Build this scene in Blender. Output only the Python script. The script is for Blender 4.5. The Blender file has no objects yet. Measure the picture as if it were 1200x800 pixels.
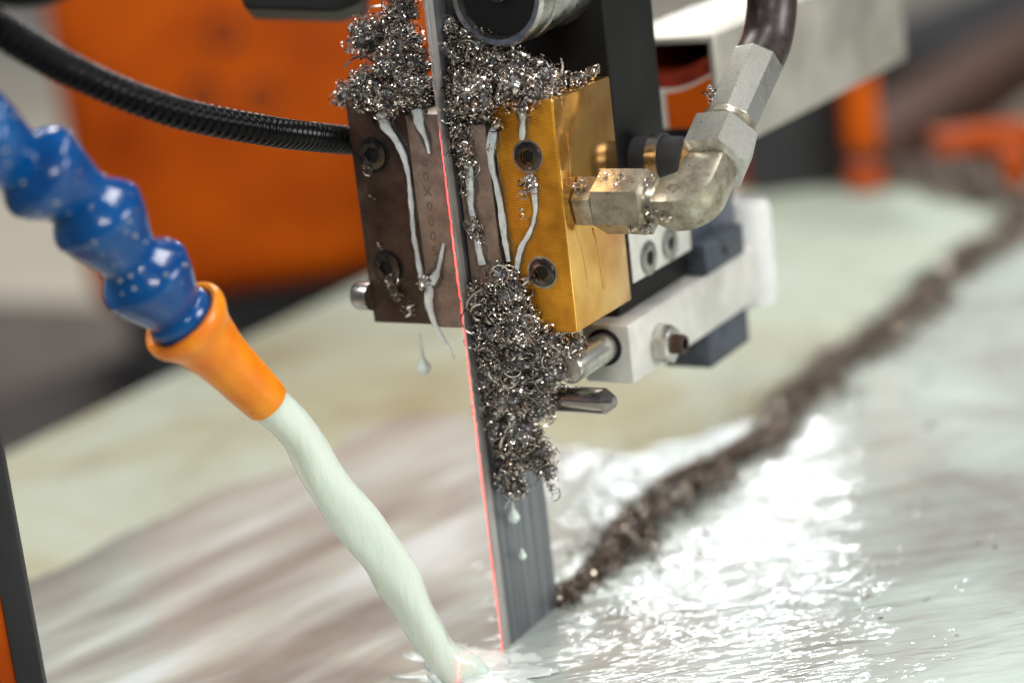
import bpy, bmesh, math, random
import numpy as np
from mathutils import Vector, Matrix, Quaternion, noise as mnoise

SC = bpy.context.scene
COL = SC.collection
rng = np.random.default_rng(11)
random.seed(11)

# ------------------------------------------------------------------ camera
FPX, PITCH, ROLL, AZ = 2520.0, math.radians(15.26), math.radians(6.6), math.radians(31.0)
F = Vector((-math.sin(AZ) * math.cos(PITCH), math.cos(AZ) * math.cos(PITCH), -math.sin(PITCH)))
R = Vector((math.cos(AZ), math.sin(AZ), 0))
U = R.cross(F)
RC = math.cos(ROLL) * R - math.sin(ROLL) * U
UC = math.sin(ROLL) * R + math.cos(ROLL) * U
def ray(x, y): return F + RC * ((x - 600) / FPX) + UC * ((400 - y) / FPX)
CAM = -ray(590, 765) * 0.84
def P(x, y, ax, v):                     # photo pixel -> point on the plane ax = v
    d = ray(x, y); i = 'xyz'.index(ax)
    return CAM + d * ((v - CAM[i]) / d[i])
def D(x, y, dep): return CAM + ray(x, y) * dep

cd = bpy.data.cameras.new('camera'); co = bpy.data.objects.new('camera', cd); COL.objects.link(co)
m = Matrix.Identity(4)
for i in range(3):
    m[i][0], m[i][1], m[i][2], m[i][3] = RC[i], UC[i], -F[i], CAM[i]
co.matrix_world = m
cd.sensor_width = 36; cd.lens = FPX * 36 / 1200
cd.clip_start = 0.05; cd.clip_end = 60
cd.dof.use_dof = True; cd.dof.focus_distance = 0.789; cd.dof.aperture_fstop = 3.3
cd.dof.aperture_blades = 0
SC.camera = co

# ------------------------------------------------------------------ light
w = bpy.data.worlds.new('World'); SC.world = w; w.use_nodes = True
w.node_tree.nodes['Background'].inputs[0].default_value = (0.86, 0.93, 1.0, 1)
w.node_tree.nodes['Background'].inputs[1].default_value = 0.17
def area(name, loc, target, sx, sy, power, col):
    l = bpy.data.lights.new(name, 'AREA'); l.shape = 'RECTANGLE'; l.size = sx; l.size_y = sy
    l.energy = power; l.color = col
    o = bpy.data.objects.new(name, l); COL.objects.link(o); o.location = loc
    o.rotation_euler = (Vector(target) - Vector(loc)).to_track_quat('-Z', 'Y').to_euler()
    return o
H = P(840, 630, 'z', 0); rd = ray(840, 630).normalized(); rd.z = -rd.z
area('hall_window_light', H + rd * 2.3, H, 0.36, 0.075, 5.2, (0.96, 0.98, 1.0))
area('overhead_light', (0.5, 0.3, 2.0), (0.1, 0.1, 0), 1.4, 0.2, 16, (1, 0.98, 0.95))
area('overhead_light', (-1.1, -0.7, 1.7), (-0.05, 0, 0.15), 0.9, 0.12, 19, (1, 0.97, 0.92))
area('side_window_light', (1.7, 0.15, 0.85), (0.0, 0.05, 0.12), 0.8, 0.6, 22, (1, 0.98, 0.96))
area('overhead_light', (0.9, -1.5, 1.3), (0.0, 0.02, 0.16), 0.6, 0.12, 9, (1, 0.97, 0.93))
area('overhead_light', (-3.2, 4.6, 5.0), (-3.2, 4.6, -1), 3.0, 0.8, 300, (1, 0.96, 0.9))  # added unseen lamp, brightens the far floor
ls = bpy.data.lights.new('laser_line_light', 'SPOT'); ls.energy = 240; ls.color = (1, 0.02, 0.03)
ls.spot_size = math.radians(23); ls.spot_blend = 0.1; ls.shadow_soft_size = 0.0003
lo = bpy.data.objects.new('laser_line_light', ls); COL.objects.link(lo)
lo.location = (-0.0004, -0.55, 0.28)
lo.rotation_euler = (Vector((-0.0004, 0, 0.095)) - lo.location).to_track_quat('-Z', 'Y').to_euler()
lo.scale = (0.0020, 1, 1)

v = SC.view_settings; v.view_transform = 'Standard'; v.look = 'None'; v.exposure = 0.12; v.gamma = 1.0
v.use_curve_mapping = False
SC.render.engine = 'CYCLES'
SC.cycles.use_denoising = True
SC.cycles.max_bounces = 8
SC.cycles.sample_clamp_indirect = 6

# ------------------------------------------------------------------ materials
class NT:
    def __init__(s, name):
        s.m = bpy.data.materials.new(name); s.m.use_nodes = True
        s.t = s.m.node_tree; s.b = s.t.nodes['Principled BSDF']
    def n(s, kind, **kw):
        x = s.t.nodes.new(kind)
        for k, val in kw.items():
            if k in x.inputs: x.inputs[k].default_value = val
            else: setattr(x, k, val)
        return x
    def l(s, a, b): s.t.links.new(a, b)
    def coord(s, scale=(1, 1, 1), rot=(0, 0, 0)):
        tc = s.n('ShaderNodeTexCoord'); mp = s.n('ShaderNodeMapping')
        mp.inputs['Scale'].default_value = scale; mp.inputs['Rotation'].default_value = rot
        s.l(tc.outputs['Object'], mp.inputs['Vector']); return mp.outputs[0]
    def noise(s, scale, vec=None, detail=4, rough=0.55, dist=0):
        x = s.n('ShaderNodeTexNoise', Scale=scale, Detail=detail, Roughness=rough, Distortion=dist)
        s.l(vec if vec else s.coord(), x.inputs['Vector']); return x.outputs[0]
    def ramp(s, fac, stops):
        x = s.n('ShaderNodeValToRGB'); e = x.color_ramp.elements
        while len(e) < len(stops): e.new(0.5)
        for el, (p, c) in zip(e, stops):
            el.position = p; el.color = (*c, 1) if len(c) == 3 else c
        s.l(fac, x.inputs[0]); return x.outputs[0]
    def mix(s, fac, a, b):
        x = s.n('ShaderNodeMix', data_type='RGBA')
        if hasattr(fac, 'links'): s.l(fac, x.inputs[0])
        else: x.inputs[0].default_value = fac
        for i, q in ((6, a), (7, b)):
            if hasattr(q, 'links'): s.l(q, x.inputs[i])
            else: x.inputs[i].default_value = (*q, 1)
        return x.outputs[2]
    def bump(s, h, dist, strength=1.0, prev=None):
        x = s.n('ShaderNodeBump', Distance=dist, Strength=strength); s.l(h, x.inputs['Height'])
        if prev: s.l(prev, x.inputs['Normal'])
        return x.outputs[0]
    def set(s, **kw):
        for k, val in kw.items():
            i = s.b.inputs[k.replace('_', ' ')]
            if hasattr(val, 'links'): s.l(val, i)
            elif isinstance(val, tuple) and len(val) == 3 and i.type == 'RGBA': i.default_value = (*val, 1)
            else: i.default_value = val
        return s.m
def g(x): return (x, x, x)
def lin(r, gg, b):
    f = lambda c: (c / 255 / 12.92) if c / 255 <= 0.04045 else ((c / 255 + 0.055) / 1.055) ** 2.4
    return (f(r), f(gg), f(b))

def mat_metal(name, c0, c1, scale, rough, bscale=0, bdist=0.0001, stretch=(1, 1, 1), metal=1.0, r2=None):
    n = NT(name); vc = n.coord(stretch)
    k = n.noise(scale, vc, 5, 0.6)
    col = n.ramp(k, [(0.3, c0), (0.7, c1)])
    rr = n.ramp(k, [(0.3, g(rough)), (0.7, g(r2 if r2 else rough * 1.5))])
    kw = dict(Base_Color=col, Metallic=metal, Roughness=rr)
    if bscale: kw['Normal'] = n.bump(n.noise(bscale, vc, 3), bdist)
    return n.set(**kw)

M = {}
# brass with milled arcs on the front face
n = NT('brass_milled'); vc = n.coord((0.18, 1, 1))
wv = n.n('ShaderNodeTexWave', wave_type='BANDS', bands_direction='Z', Scale=420, Distortion=2.2, Detail=1.5)
wv.inputs['Detail Scale'].default_value = 0.25
n.l(n.coord((1, 0.02, 1), (0, math.radians(6), 0)), wv.inputs['Vector'])
k = n.noise(70, None, 5)
c = n.mix(n.ramp(wv.outputs[1], [(0.1, g(0)), (0.9, g(1))]), lin(206, 124, 16), lin(255, 190, 62))
c = n.mix(n.ramp(k, [(0.40, g(0)), (0.70, g(0.75))]), c, lin(150, 86, 20))
M['brass_milled'] = n.set(Base_Color=c, Metallic=0.7, Roughness=0.42, Normal=n.bump(wv.outputs[1], 0.00006, 0.6))
n = NT('brass'); vc = n.coord((1, 1, 0.12))
k = n.noise(500, vc, 3); k2 = n.noise(40, None, 4)
c = n.mix(n.ramp(k2, [(0.4, g(0)), (0.7, g(1))]), lin(252, 200, 116), lin(224, 152, 64))
M['brass'] = n.set(Base_Color=c, Metallic=0.94, Roughness=n.ramp(k, [(0.3, g(0.13)), (0.7, g(0.18))]), Normal=n.bump(k, 0.000002, 0.3))
n = NT('black_oxide_steel'); k = n.noise(90, None, 6, 0.65); sp = n.noise(900, None, 2)
c = n.ramp(k, [(0.3, lin(52, 38, 31)), (0.62, lin(88, 68, 58)), (0.8, lin(136, 114, 100))])
M['oxide'] = n.set(Base_Color=c, Metallic=0.55, Roughness=n.ramp(k, [(0.3, g(0.25)), (0.7, g(0.5))]), Normal=n.bump(sp, 0.00003, 0.4))
n = NT('carbide_pad'); k = n.noise(120, None, 6, 0.65)
c = n.ramp(k, [(0.25, lin(104, 84, 74)), (0.6, lin(158, 136, 122)), (0.8, lin(190, 170, 156))])
M['pad'] = n.set(Base_Color=c, Metallic=0.35, Roughness=0.45, Normal=n.bump(k, 0.00008, 0.5))
M['stamp'] = NT('stamped_mark').set(Base_Color=lin(110, 92, 82), Roughness=0.7)
M['screw'] = mat_metal('screw_steel', lin(60, 55, 52), lin(120, 112, 106), 260, 0.22, 900, 0.00004)
M['socket'] = NT('screw_socket').set(Base_Color=g(0.012), Roughness=0.5, Metallic=0.4)
M['rim'] = mat_metal('bright_rim', lin(150, 146, 140), lin(205, 202, 198), 200, 0.24)
M['alu'] = mat_metal('aluminium', lin(206, 204, 196), lin(236, 234, 228), 60, 0.36, 700, 0.00002, metal=0.35)
M['alubeam'] = mat_metal('brushed_aluminium', lin(160, 156, 146), lin(196, 192, 180), 30, 0.34, 700, 0.00002, metal=0.5)
M['white'] = mat_metal('white_plastic', lin(214, 216, 212), lin(236, 238, 236), 40, 0.35, metal=0.0)
M['steel'] = mat_metal('bright_steel', lin(120, 112, 106), lin(190, 182, 176), 300, 0.14, metal=1.0, stretch=(0.15, 1, 1))
n = NT('blackpaint'); k = n.noise(55, None, 5)
M['black'] = n.set(Base_Color=n.ramp(k, [(0.3, g(0.008)), (0.7, g(0.012))]), Roughness=0.5, Specular_IOR_Level=0.25)
M['graphite'] = mat_metal('graphite_plastic', lin(52, 56, 64), lin(84, 90, 100), 160, 0.4, 500, 0.00006, metal=0.1)
M['bluegrey'] = mat_metal('blue_grey_steel', lin(72, 78, 90), lin(120, 126, 140), 90, 0.38, metal=0.4)
n = NT('plated_fitting'); k = n.noise(130, None, 6, 0.7); k2 = n.noise(300, None, 7, 0.75); k3 = n.noise(38, None, 3)
c = n.ramp(k, [(0.28, lin(104, 96, 82)), (0.5, lin(172, 164, 144)), (0.75, lin(212, 206, 190))])
c = n.mix(n.ramp(k2, [(0.56, g(0)), (0.72, g(0.85))]), c, lin(52, 48, 38))
c = n.mix(n.ramp(k3, [(0.66, g(0)), (0.8, g(0.5))]), c, lin(70, 92, 66))
M['fitting'] = n.set(Base_Color=c, Metallic=0.75, Roughness=n.ramp(k, [(0.3, g(0.42)), (0.7, g(0.26))]), Normal=n.bump(k2, 0.0001, 0.4))
n = NT('plated_bright'); k = n.noise(160, n.coord((1, .3, .3)), 6, 0.7); k2 = n.noise(430, None, 3)
c = n.ramp(k, [(0.28, lin(150, 148, 138)), (0.6, lin(222, 220, 212))])
c = n.mix(n.ramp(k2, [(0.66, g(0)), (0.74, g(0.6))]), c, lin(80, 76, 64))
M['plated'] = n.set(Base_Color=c, Metallic=0.85, Roughness=n.ramp(k, [(0.3, g(0.34)), (0.7, g(0.2))]), Normal=n.bump(k2, 0.00006, 0.4))
n = NT('black_rubber'); k = n.noise(300, None, 4)
M['rubber'] = n.set(Base_Color=n.ramp(k, [(0.3, lin(34, 26, 24)), (0.75, lin(70, 58, 54))]), Roughness=0.38, Normal=n.bump(k, 0.0001, 0.4))
M['conduit'] = NT('conduit_plastic').set(Base_Color=g(0.003), Roughness=0.22, Specular_IOR_Level=0.16)
n = NT('blue_plastic'); k = n.noise(60, None, 4)
M['blue'] = n.set(Base_Color=n.ramp(k, [(0.3, lin(0, 60, 122)), (0.7, lin(2, 84, 150))]), Roughness=0.2, Specular_IOR_Level=0.4, Coat_Weight=0.25, Coat_Roughness=0.06, Normal=n.bump(n.noise(260, None, 2), 0.0002, 0.35))
n = NT('orange_plastic'); k = n.noise(80, None, 4); k2 = n.noise(240, None, 3)
c = n.ramp(k, [(0.3, lin(232, 122, 4)), (0.7, lin(248, 152, 16))])
c = n.mix(n.ramp(k2, [(0.7, g(0)), (0.76, g(0.8))]), c, lin(110, 50, 10))
M['orange_plastic'] = n.set(Base_Color=c, Roughness=0.3, Subsurface_Weight=0.15, Subsurface_Radius=(0.004, 0.002, 0.0005), Subsurface_Scale=0.5, Normal=n.bump(k2, 0.0001, 0.3))
n = NT('orange_paint'); k = n.noise(9, None, 7, 0.65)
M['orange'] = n.set(Base_Color=n.ramp(k, [(0.3, lin(156, 58, 2)), (0.7, lin(212, 95, 6))]), Roughness=0.55, Specular_IOR_Level=0.15, Normal=n.bump(n.noise(200, None, 3), 0.0004, 0.4))
n = NT('red_paint'); k = n.noise(90, None, 5)
M['red'] = n.set(Base_Color=n.ramp(k, [(0.3, lin(110, 26, 8)), (0.7, lin(190, 64, 30))]), Roughness=0.5)
M['brown'] = mat_metal('rusty_brown', lin(66, 38, 25), lin(90, 54, 37), 8, 0.6, metal=0.0)
M['shade_brown'] = mat_metal('dark_brown_shade', lin(28, 21, 18), lin(48, 38, 33), 9, 0.5, metal=0)  # shade colour for the band beside the block
M['cream'] = mat_metal('cream_paint', lin(196, 194, 182), lin(216, 214, 204), 40, 0.5, metal=0)
M['dark'] = mat_metal('dark_machine_paint', lin(36, 36, 38), lin(50, 50, 54), 20, 0.5, metal=0)
# blade with streaks running along its length
n = NT('saw_blade_steel'); k = n.noise(600, n.coord((1, 1, 0.012)), 4, 0.6); k2 = n.noise(120, n.coord((1, 1, 0.02)), 2)
c = n.ramp(k, [(0.3, lin(110, 112, 116)), (0.6, lin(160, 163, 168)), (0.8, lin(196, 200, 206))])
c = n.mix(n.ramp(k2, [(0.45, g(0)), (0.65, g(0.45))]), c, lin(92, 94, 100))
M['blade'] = n.set(Base_Color=c, Metallic=0.75, Roughness=n.ramp(k, [(0.3, g(0.42)), (0.7, g(0.3))]), Normal=n.bump(k, 0.00004, 0.5))
M['tooth'] = mat_metal('ground_tooth_band', lin(170, 164, 160), lin(222, 218, 214), 700, 0.3, stretch=(1, 1, .05), metal=0.7)
# chips
n = NT('steel_chips'); gi = n.n('ShaderNodeNewGeometry')
c = n.ramp(gi.outputs['Random Per Island'], [(0.0, lin(112, 104, 98)), (0.4, lin(190, 182, 174)), (0.8, lin(232, 226, 220)), (1.0, lin(170, 146, 128))])
M['chips'] = n.set(Base_Color=c, Metallic=1.0, Roughness=0.23)
n = NT('kerf_chips'); gi = n.n('ShaderNodeNewGeometry')
c = n.ramp(gi.outputs['Random Per Island'], [(0.0, lin(66, 58, 53)), (0.6, lin(128, 114, 104)), (1.0, lin(226, 212, 198))])
M['kerfchips'] = n.set(Base_Color=c, Metallic=0.9, Roughness=0.24)
n = NT('wet_sludge'); k = n.noise(260, None, 5, 0.7)
c = n.ramp(k, [(0.3, lin(40, 38, 38)), (0.5, lin(92, 90, 92)), (0.68, lin(190, 198, 204))])
M['sludge'] = n.set(Base_Color=c, Roughness=0.2, Metallic=0.3, Normal=n.bump(k, 0.0012, 1.0))
n = NT('kerf_sludge'); k = n.noise(160, None, 5, 0.7)
M['kerfsludge'] = n.set(Base_Color=n.ramp(k, [(0.3, lin(34, 28, 24)), (0.7, lin(88, 72, 60))]), Roughness=0.4, Normal=n.bump(k, 0.003, 1.0))
# milky coolant
n = NT('milky_coolant')
M['milk'] = n.set(Base_Color=lin(219, 232, 218), Roughness=0.1, Coat_Weight=0.5, Subsurface_Weight=0.45, Subsurface_Radius=(0.016, 0.009, 0.008), Subsurface_Scale=1.0, IOR=1.34,
                  Normal=n.bump(n.noise(110, n.coord((1, 1, 0.3)), 4), 0.0022, 0.8))
n = NT('coolant_trickle'); k = n.noise(240, None, 4, .6)
M['trickle'] = n.set(Base_Color=n.ramp(k, [(0.34, lin(212, 222, 226)), (0.6, lin(244, 246, 246))]), Roughness=0.06, Transmission_Weight=0.08, Coat_Weight=1.0, Coat_Roughness=0.03, Normal=n.bump(k, 0.0008, 0.5), Subsurface_Weight=0.3, Subsurface_Radius=(0.003, 0.003, 0.003), Subsurface_Scale=0.6, IOR=1.34)
M['wet'] = NT('wet_film').set(Base_Color=lin(236, 240, 240), Roughness=0.03, Transmission_Weight=1.0, IOR=1.33)
M['dripclear'] = NT('thin_coolant').set(Base_Color=lin(240, 214, 160), Roughness=0.04, Transmission_Weight=0.95, IOR=1.33)
M['foam'] = NT('coolant_foam').set(Base_Color=lin(226, 233, 228), Roughness=0.14)
M['bead'] = NT('coolant_bead').set(Base_Color=lin(226, 236, 236), Roughness=0.04, Transmission_Weight=0.7, IOR=1.34)
# workpiece: pale green-grey dressed block, beige where dry
n = NT('pale_block'); k = n.noise(5.5, None, 6, 0.6, 0.4); k2 = n.noise(30, n.coord((1, .35, 1)), 5)
c = n.ramp(k, [(0.36, lin(158, 146, 116)), (0.5, lin(174, 172, 146)), (0.62, lin(186, 194, 178))])
sxb = n.n('ShaderNodeSeparateXYZ'); n.l(n.n('ShaderNodeTexCoord').outputs['Object'], sxb.inputs[0])
c = n.mix(n.ramp(sxb.outputs[1], [(0.33, g(0)), (0.52, g(0.75))]), c, lin(190, 204, 190))
c = n.mix(n.ramp(k2, [(0.55, g(0)), (0.85, g(0.6))]), c, lin(136, 118, 94))
k3 = n.noise(17, None, 3)
c = n.mix(n.ramp(k3, [(0.72, g(0)), (0.80, g(0.6))]), c, lin(104, 100, 84))
M['block'] = n.set(Base_Color=c, Roughness=0.75, Specular_IOR_Level=0.2, Normal=n.bump(n.noise(90, None, 4), 0.0012, 0.4))
# film of coolant: milky, with reflected surroundings painted in as grey-brown and pale streaks; ripples fan out from the cut
n = NT('coolant_film')
tc = n.n('ShaderNodeTexCoord'); sx = n.n('ShaderNodeSeparateXYZ'); n.l(tc.outputs['Object'], sx.inputs[0])
ln_ = n.n('ShaderNodeVectorMath', operation='LENGTH'); n.l(tc.outputs['Object'], ln_.inputs[0])
def tcoord(sc, deg):
    t_ = n.n('ShaderNodeTexCoord'); mp = n.n('ShaderNodeMapping', vector_type='TEXTURE')
    mp.inputs['Scale'].default_value = sc; mp.inputs['Rotation'].default_value = (0, 0, math.radians(deg))
    n.l(t_.outputs['Object'], mp.inputs['Vector']); return mp.outputs[0]
rip = n.noise(78, tcoord((3.6, 1, 1), 38), 3, 0.5, 0.35)
fine = n.noise(210, tcoord((3.2, 1, 1), 40), 2, 0.5, 0.25)
wv = n.n('ShaderNodeTexWave', wave_type='RINGS', rings_direction='SPHERICAL', Scale=4.0, Distortion=9.0, Detail=3.0)
wv.inputs['Detail Scale'].default_value = 0.6
n.l(n.coord((1, 1, 0)), wv.inputs['Vector'])
big = n.noise(8, None, 4, 0.6, 0.6)
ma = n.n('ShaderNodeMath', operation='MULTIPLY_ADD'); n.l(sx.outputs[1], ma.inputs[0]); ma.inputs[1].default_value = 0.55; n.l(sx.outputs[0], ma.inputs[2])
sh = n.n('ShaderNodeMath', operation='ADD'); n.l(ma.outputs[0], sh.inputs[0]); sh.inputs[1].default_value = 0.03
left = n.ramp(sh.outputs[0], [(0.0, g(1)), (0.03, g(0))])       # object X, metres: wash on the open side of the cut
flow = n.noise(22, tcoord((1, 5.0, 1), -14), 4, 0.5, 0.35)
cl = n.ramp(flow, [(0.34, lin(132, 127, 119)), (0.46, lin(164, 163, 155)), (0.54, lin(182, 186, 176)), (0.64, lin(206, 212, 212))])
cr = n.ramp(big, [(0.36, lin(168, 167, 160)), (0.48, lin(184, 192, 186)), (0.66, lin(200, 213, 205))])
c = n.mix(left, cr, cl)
b1 = n.bump(flow, 0.004, 0.25)
b2 = n.bump(rip, 0.0027, 1.0, b1)
b3 = n.bump(fine, 0.0006, 1.0, b2)
fade = n.ramp(ln_.outputs[1], [(0.22, g(1)), (0.42, g(0.06))])
calm = n.ramp(sh.outputs[0], [(0.0, g(0.22)), (0.03, g(1))])
mu = n.n('ShaderNodeMath', operation='MULTIPLY'); n.l(fade, mu.inputs[0]); n.l(calm, mu.inputs[1])
n.l(mu.outputs[0], b3.node.inputs['Strength']); n.l(mu.outputs[0], b2.node.inputs['Strength'])
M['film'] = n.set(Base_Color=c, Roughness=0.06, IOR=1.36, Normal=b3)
n = NT('concrete'); k = n.noise(1.2, None, 6, 0.6)
M['floor'] = n.set(Base_Color=n.ramp(k, [(0.3, lin(176, 166, 148)), (0.7, lin(216, 210, 196))]), Roughness=0.4)
n = NT('bed'); k = n.noise(6, None, 5, 0.6)
M['bed'] = n.set(Base_Color=n.ramp(k, [(0.3, lin(52, 42, 36)), (0.7, lin(112, 100, 90))]), Roughness=0.35)
M['yellow'] = NT('yellow_paint').set(Base_Color=lin(190, 160, 30), Roughness=0.5)

# ------------------------------------------------------------------ object helpers
def link(name, mesh, mat, parent=None, label=None, cat=None, group=None, kind=None):
    o = bpy.data.objects.new(name, mesh); COL.objects.link(o)
    if mat is not None:
        for q in (mat if isinstance(mat, (list, tuple)) else [mat]): mesh.materials.append(q)
    if parent is not None:
        o.parent = parent
        if parent.parent is None: o.matrix_parent_inverse = Matrix.Translation(-Vector(parent.location))
    if label: o['label'] = label
    if cat: o['category'] = cat
    if group: o['group'] = group
    if kind: o['kind'] = kind
    return o
def thing(name, loc, label, cat, group=None):
    o = bpy.data.objects.new(name, None); COL.objects.link(o); o.location = loc
    o.empty_display_size = 0.01
    o['label'] = label; o['category'] = cat
    if group: o['group'] = group
    return o
def tomesh(bm, smooth=False, name='m', angle=None):
    bmesh.ops.recalc_face_normals(bm, faces=bm.faces)
    me = bpy.data.meshes.new(name); bm.to_mesh(me); bm.free()
    if smooth: me.polygons.foreach_set('use_smooth', [True] * len(me.polygons))
    if angle is not None: me.set_sharp_from_angle(angle=math.radians(angle))
    return me
def box(bm, x0, x1, y0, y1, z0, z1, bev=0.0, seg=2):
    r = bmesh.ops.create_cube(bm, size=1)['verts']
    for q in r:
        q.co = Vector(((x0 + x1) / 2 + q.co.x * (x1 - x0), (y0 + y1) / 2 + q.co.y * (y1 - y0), (z0 + z1) / 2 + q.co.z * (z1 - z0)))
    if bev > 0:
        es = list({e for q in r for e in q.link_edges})
        bmesh.ops.bevel(bm, geom=es, offset=bev, segments=seg, profile=0.5, affect='EDGES')
def boxmesh(*a, bev=0.0006, seg=2):
    bm = bmesh.new(); box(bm, *a, bev=bev, seg=seg); return tomesh(bm, True, angle=50)
def frame(d):
    d = Vector(d).normalized()
    a = Vector((0, 0, 1)) if abs(d.z) < 0.9 else Vector((1, 0, 0))
    x = a.cross(d).normalized(); return x, d.cross(x).normalized(), d
def loft(bm, rings, cap=True):
    V = [[bm.verts.new(p) for p in rg] for rg in rings]
    n_ = len(V[0])
    for a, b in zip(V, V[1:]):
        for i in range(n_): bm.faces.new((a[i], a[(i + 1) % n_], b[(i + 1) % n_], b[i]))
    if cap:
        bm.faces.new(V[0][::-1]); bm.faces.new(V[-1])
def ring(c, fr, r, n_=24, hexa=0.0, rot=0.0):
    out = []
    for i in range(n_):
        t = 2 * math.pi * i / n_
        rr = r
        if hexa > 0:
            ph = ((t + math.pi / 6) % (math.pi / 3)) - math.pi / 6
            rr = r * ((1 - hexa) + hexa / math.cos(ph) * 1.0)
        out.append(Vector(c) + fr[0] * (math.cos(t + rot) * rr) + fr[1] * (math.sin(t + rot) * rr))
    return out
def lathe(c, d, prof, n_=32, cap=True, angle=40, rot=0.0):
    """prof: (along, radius[, hex amount])"""
    fr = frame(d); bm = bmesh.new(); d = Vector(d).normalized()
    loft(bm, [ring(Vector(c) + d * q[0], fr, q[1], n_, q[2] if len(q) > 2 else 0, rot) for q in prof], cap)
    return tomesh(bm, True, angle=angle)
def spline(pts, n_):
    """Catmull-Rom through Vectors (any dimension as lists)"""
    p = [np.array(q, float) for q in pts]; p = [2 * p[0] - p[1]] + p + [2 * p[-1] - p[-2]]
    out = []; s = len(p) - 3
    for k in range(n_):
        t = k / (n_ - 1) * s; i = min(int(t), s - 1); t -= i
        a, b, c, d = p[i:i + 4]
        out.append(0.5 * ((2 * b) + (c - a) * t + (2 * a - 5 * b + 4 * c - d) * t * t + (3 * b - a - 3 * c + d) * t ** 3))
    return out
def tube(path, radii, n_=16, flat=None, angle=60, wob=0.0):
    """flat: (axis vector, factor) squashes the section along axis"""
    bm = bmesh.new(); rings = []; x = None
    pts = [Vector(p) for p in path]
    for i, p in enumerate(pts):
        t = (pts[min(i + 1, len(pts) - 1)] - pts[max(i - 1, 0)]).normalized()
        if x is None: x = frame(t)[0]
        x = (x - t * x.dot(t)).normalized(); y = t.cross(x)
        rg = []
        for k in range(n_):
            a = 2 * math.pi * k / n_
            r = radii[i]
            off = x * (math.cos(a)) + y * (math.sin(a))
            if wob: r *= 1 + wob * mnoise.noise((p + off * r) * 160)
            off = off * r
            if flat: off -= flat[0] * (off.dot(flat[0]) * (1 - flat[1]))
            rg.append(p + off)
        rings.append(rg)
    loft(bm, rings); return tomesh(bm, True, angle=angle)
def screw(c, d, r, h, mat, parent, name='screw', sock=0.48, rim=True, rmat='rim'):
    """cap screw with a hex socket; c = seat centre, d = outward"""
    prof = [(-0.002, r), (h * 0.55, r), (h * 0.85, r * 0.97), (h, r * 0.88), (h, r * sock, 1), (h * 0.0, r * sock * 0.97, 1)]
    o = link(name, lathe(c, d, prof, 36, angle=25, rot=random.random()), mat, parent)
    dd = Vector(d).normalized()
    link('socket', lathe(Vector(c) + dd * (h * 0.06), d, [(0, r * sock * 0.9), (h * 0.12, r * sock * 0.9)], 18), M['socket'], o)
    if rim:
        link('rim', lathe(Vector(c), d, [(-0.001, r * 1.02), (0.0004, r * 1.16), (0.0004, r * 1.02)], 36, cap=False), M[rmat], o)
    return o

# ------------------------------------------------------------------ setting
kw_, Y1 = 0.0011, 0.835
bm = bmesh.new()
pts = [(-0.405, -0.6), (0.95, -0.6), (0.95, Y1), (kw_, Y1), (kw_, -0.0018), (-kw_, -0.0018), (-kw_, Y1), (-0.405, Y1)]
top = [bm.verts.new((x, y, 0)) for x, y in pts]; bot = [bm.verts.new((x, y, -0.24)) for x, y in pts]
for i in range(8): bm.faces.new((top[i], top[(i + 1) % 8], bot[(i + 1) % 8], bot[i]))
for f_ in (top, bot):
    bm.faces.new((f_[0], f_[5], f_[6], f_[7])); bm.faces.new((f_[0], f_[1], f_[4], f_[5])); bm.faces.new((f_[1], f_[2], f_[3], f_[4]))
link('workpiece', tomesh(bm), M['block'], kind='structure')['label'] = 'pale green-grey metal block being sawn, wet with coolant'
bm = bmesh.new(); box(bm, -2.0, 2.0, -1.2, 1.25, -0.45, -0.243, 0.004)
link('table_bed', tomesh(bm), M['bed'], kind='structure')
bm = bmesh.new(); bmesh.ops.create_grid(bm, x_segments=2, y_segments=2, size=14); bmesh.ops.translate(bm, verts=bm.verts, vec=(0, 6, -0.95))
link('workshop_floor', tomesh(bm), M['floor'], kind='structure')

# coolant film: gently heaped sheet with an irregular shore
NX, NY = 260, 330
xs = np.linspace(-0.40, 0.62, NX); ys = np.linspace(-0.32, 0.80, NY)
def vn(X, Y, s, seed):
    r_ = np.random.default_rng(seed); T = r_.random((64, 64))
    x = X * s + 100; y = Y * s + 100; i = np.floor(x).astype(int); j = np.floor(y).astype(int)
    u = x - i; w_ = y - j; u = u * u * (3 - 2 * u); w_ = w_ * w_ * (3 - 2 * w_)
    a = lambda p, q: T[(i + p) % 64, (j + q) % 64]
    return (a(0, 0) * (1 - u) + a(1, 0) * u) * (1 - w_) + (a(0, 1) * (1 - u) + a(1, 1) * u) * w_
XX, YY = np.meshgrid(xs, ys, indexing='ij')
s1 = P(70, 662, 'z', 0); s2 = P(300, 560, 'z', 0); s3 = P(540, 452, 'z', 0)
shore = np.interp(YY, [-0.4, .03, .16, .25, .4, .9], [-.27, -.255, -.235, -.23, -.2, -.2])
dist = XX - shore + 0.025 * (vn(XX, YY, 9, 1) - .5) + 0.02 * (vn(XX, YY, 30, 2) - .5)
ymax = np.interp(XX, [-.25, -.236, -.2, -.12, -.03, -.008, .004, .05, .1], [.2, .25, .27, .245, .262, .30, .8, .82, .83])
dist = np.minimum(dist, ymax - YY + 0.05 * (vn(XX, YY, 22, 7) - .5) + .015 * (vn(XX, YY, 70, 8) - .5))
r_ = np.hypot(XX, YY)
ZZ = 0.0005 + np.clip(dist / 0.012, 0, 1) * 0.0011 + 0.0003 * (vn(XX, YY, 45, 3) - .5) * np.exp(-r_ / 0.25)
ZZ += 0.00012 * np.sin(r_ * 170 + 9 * vn(XX, YY, 14, 5)) * np.exp(-r_ / 0.22)
keep = dist > 0
V = np.stack([XX, YY, ZZ], -1).reshape(-1, 3)
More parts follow.
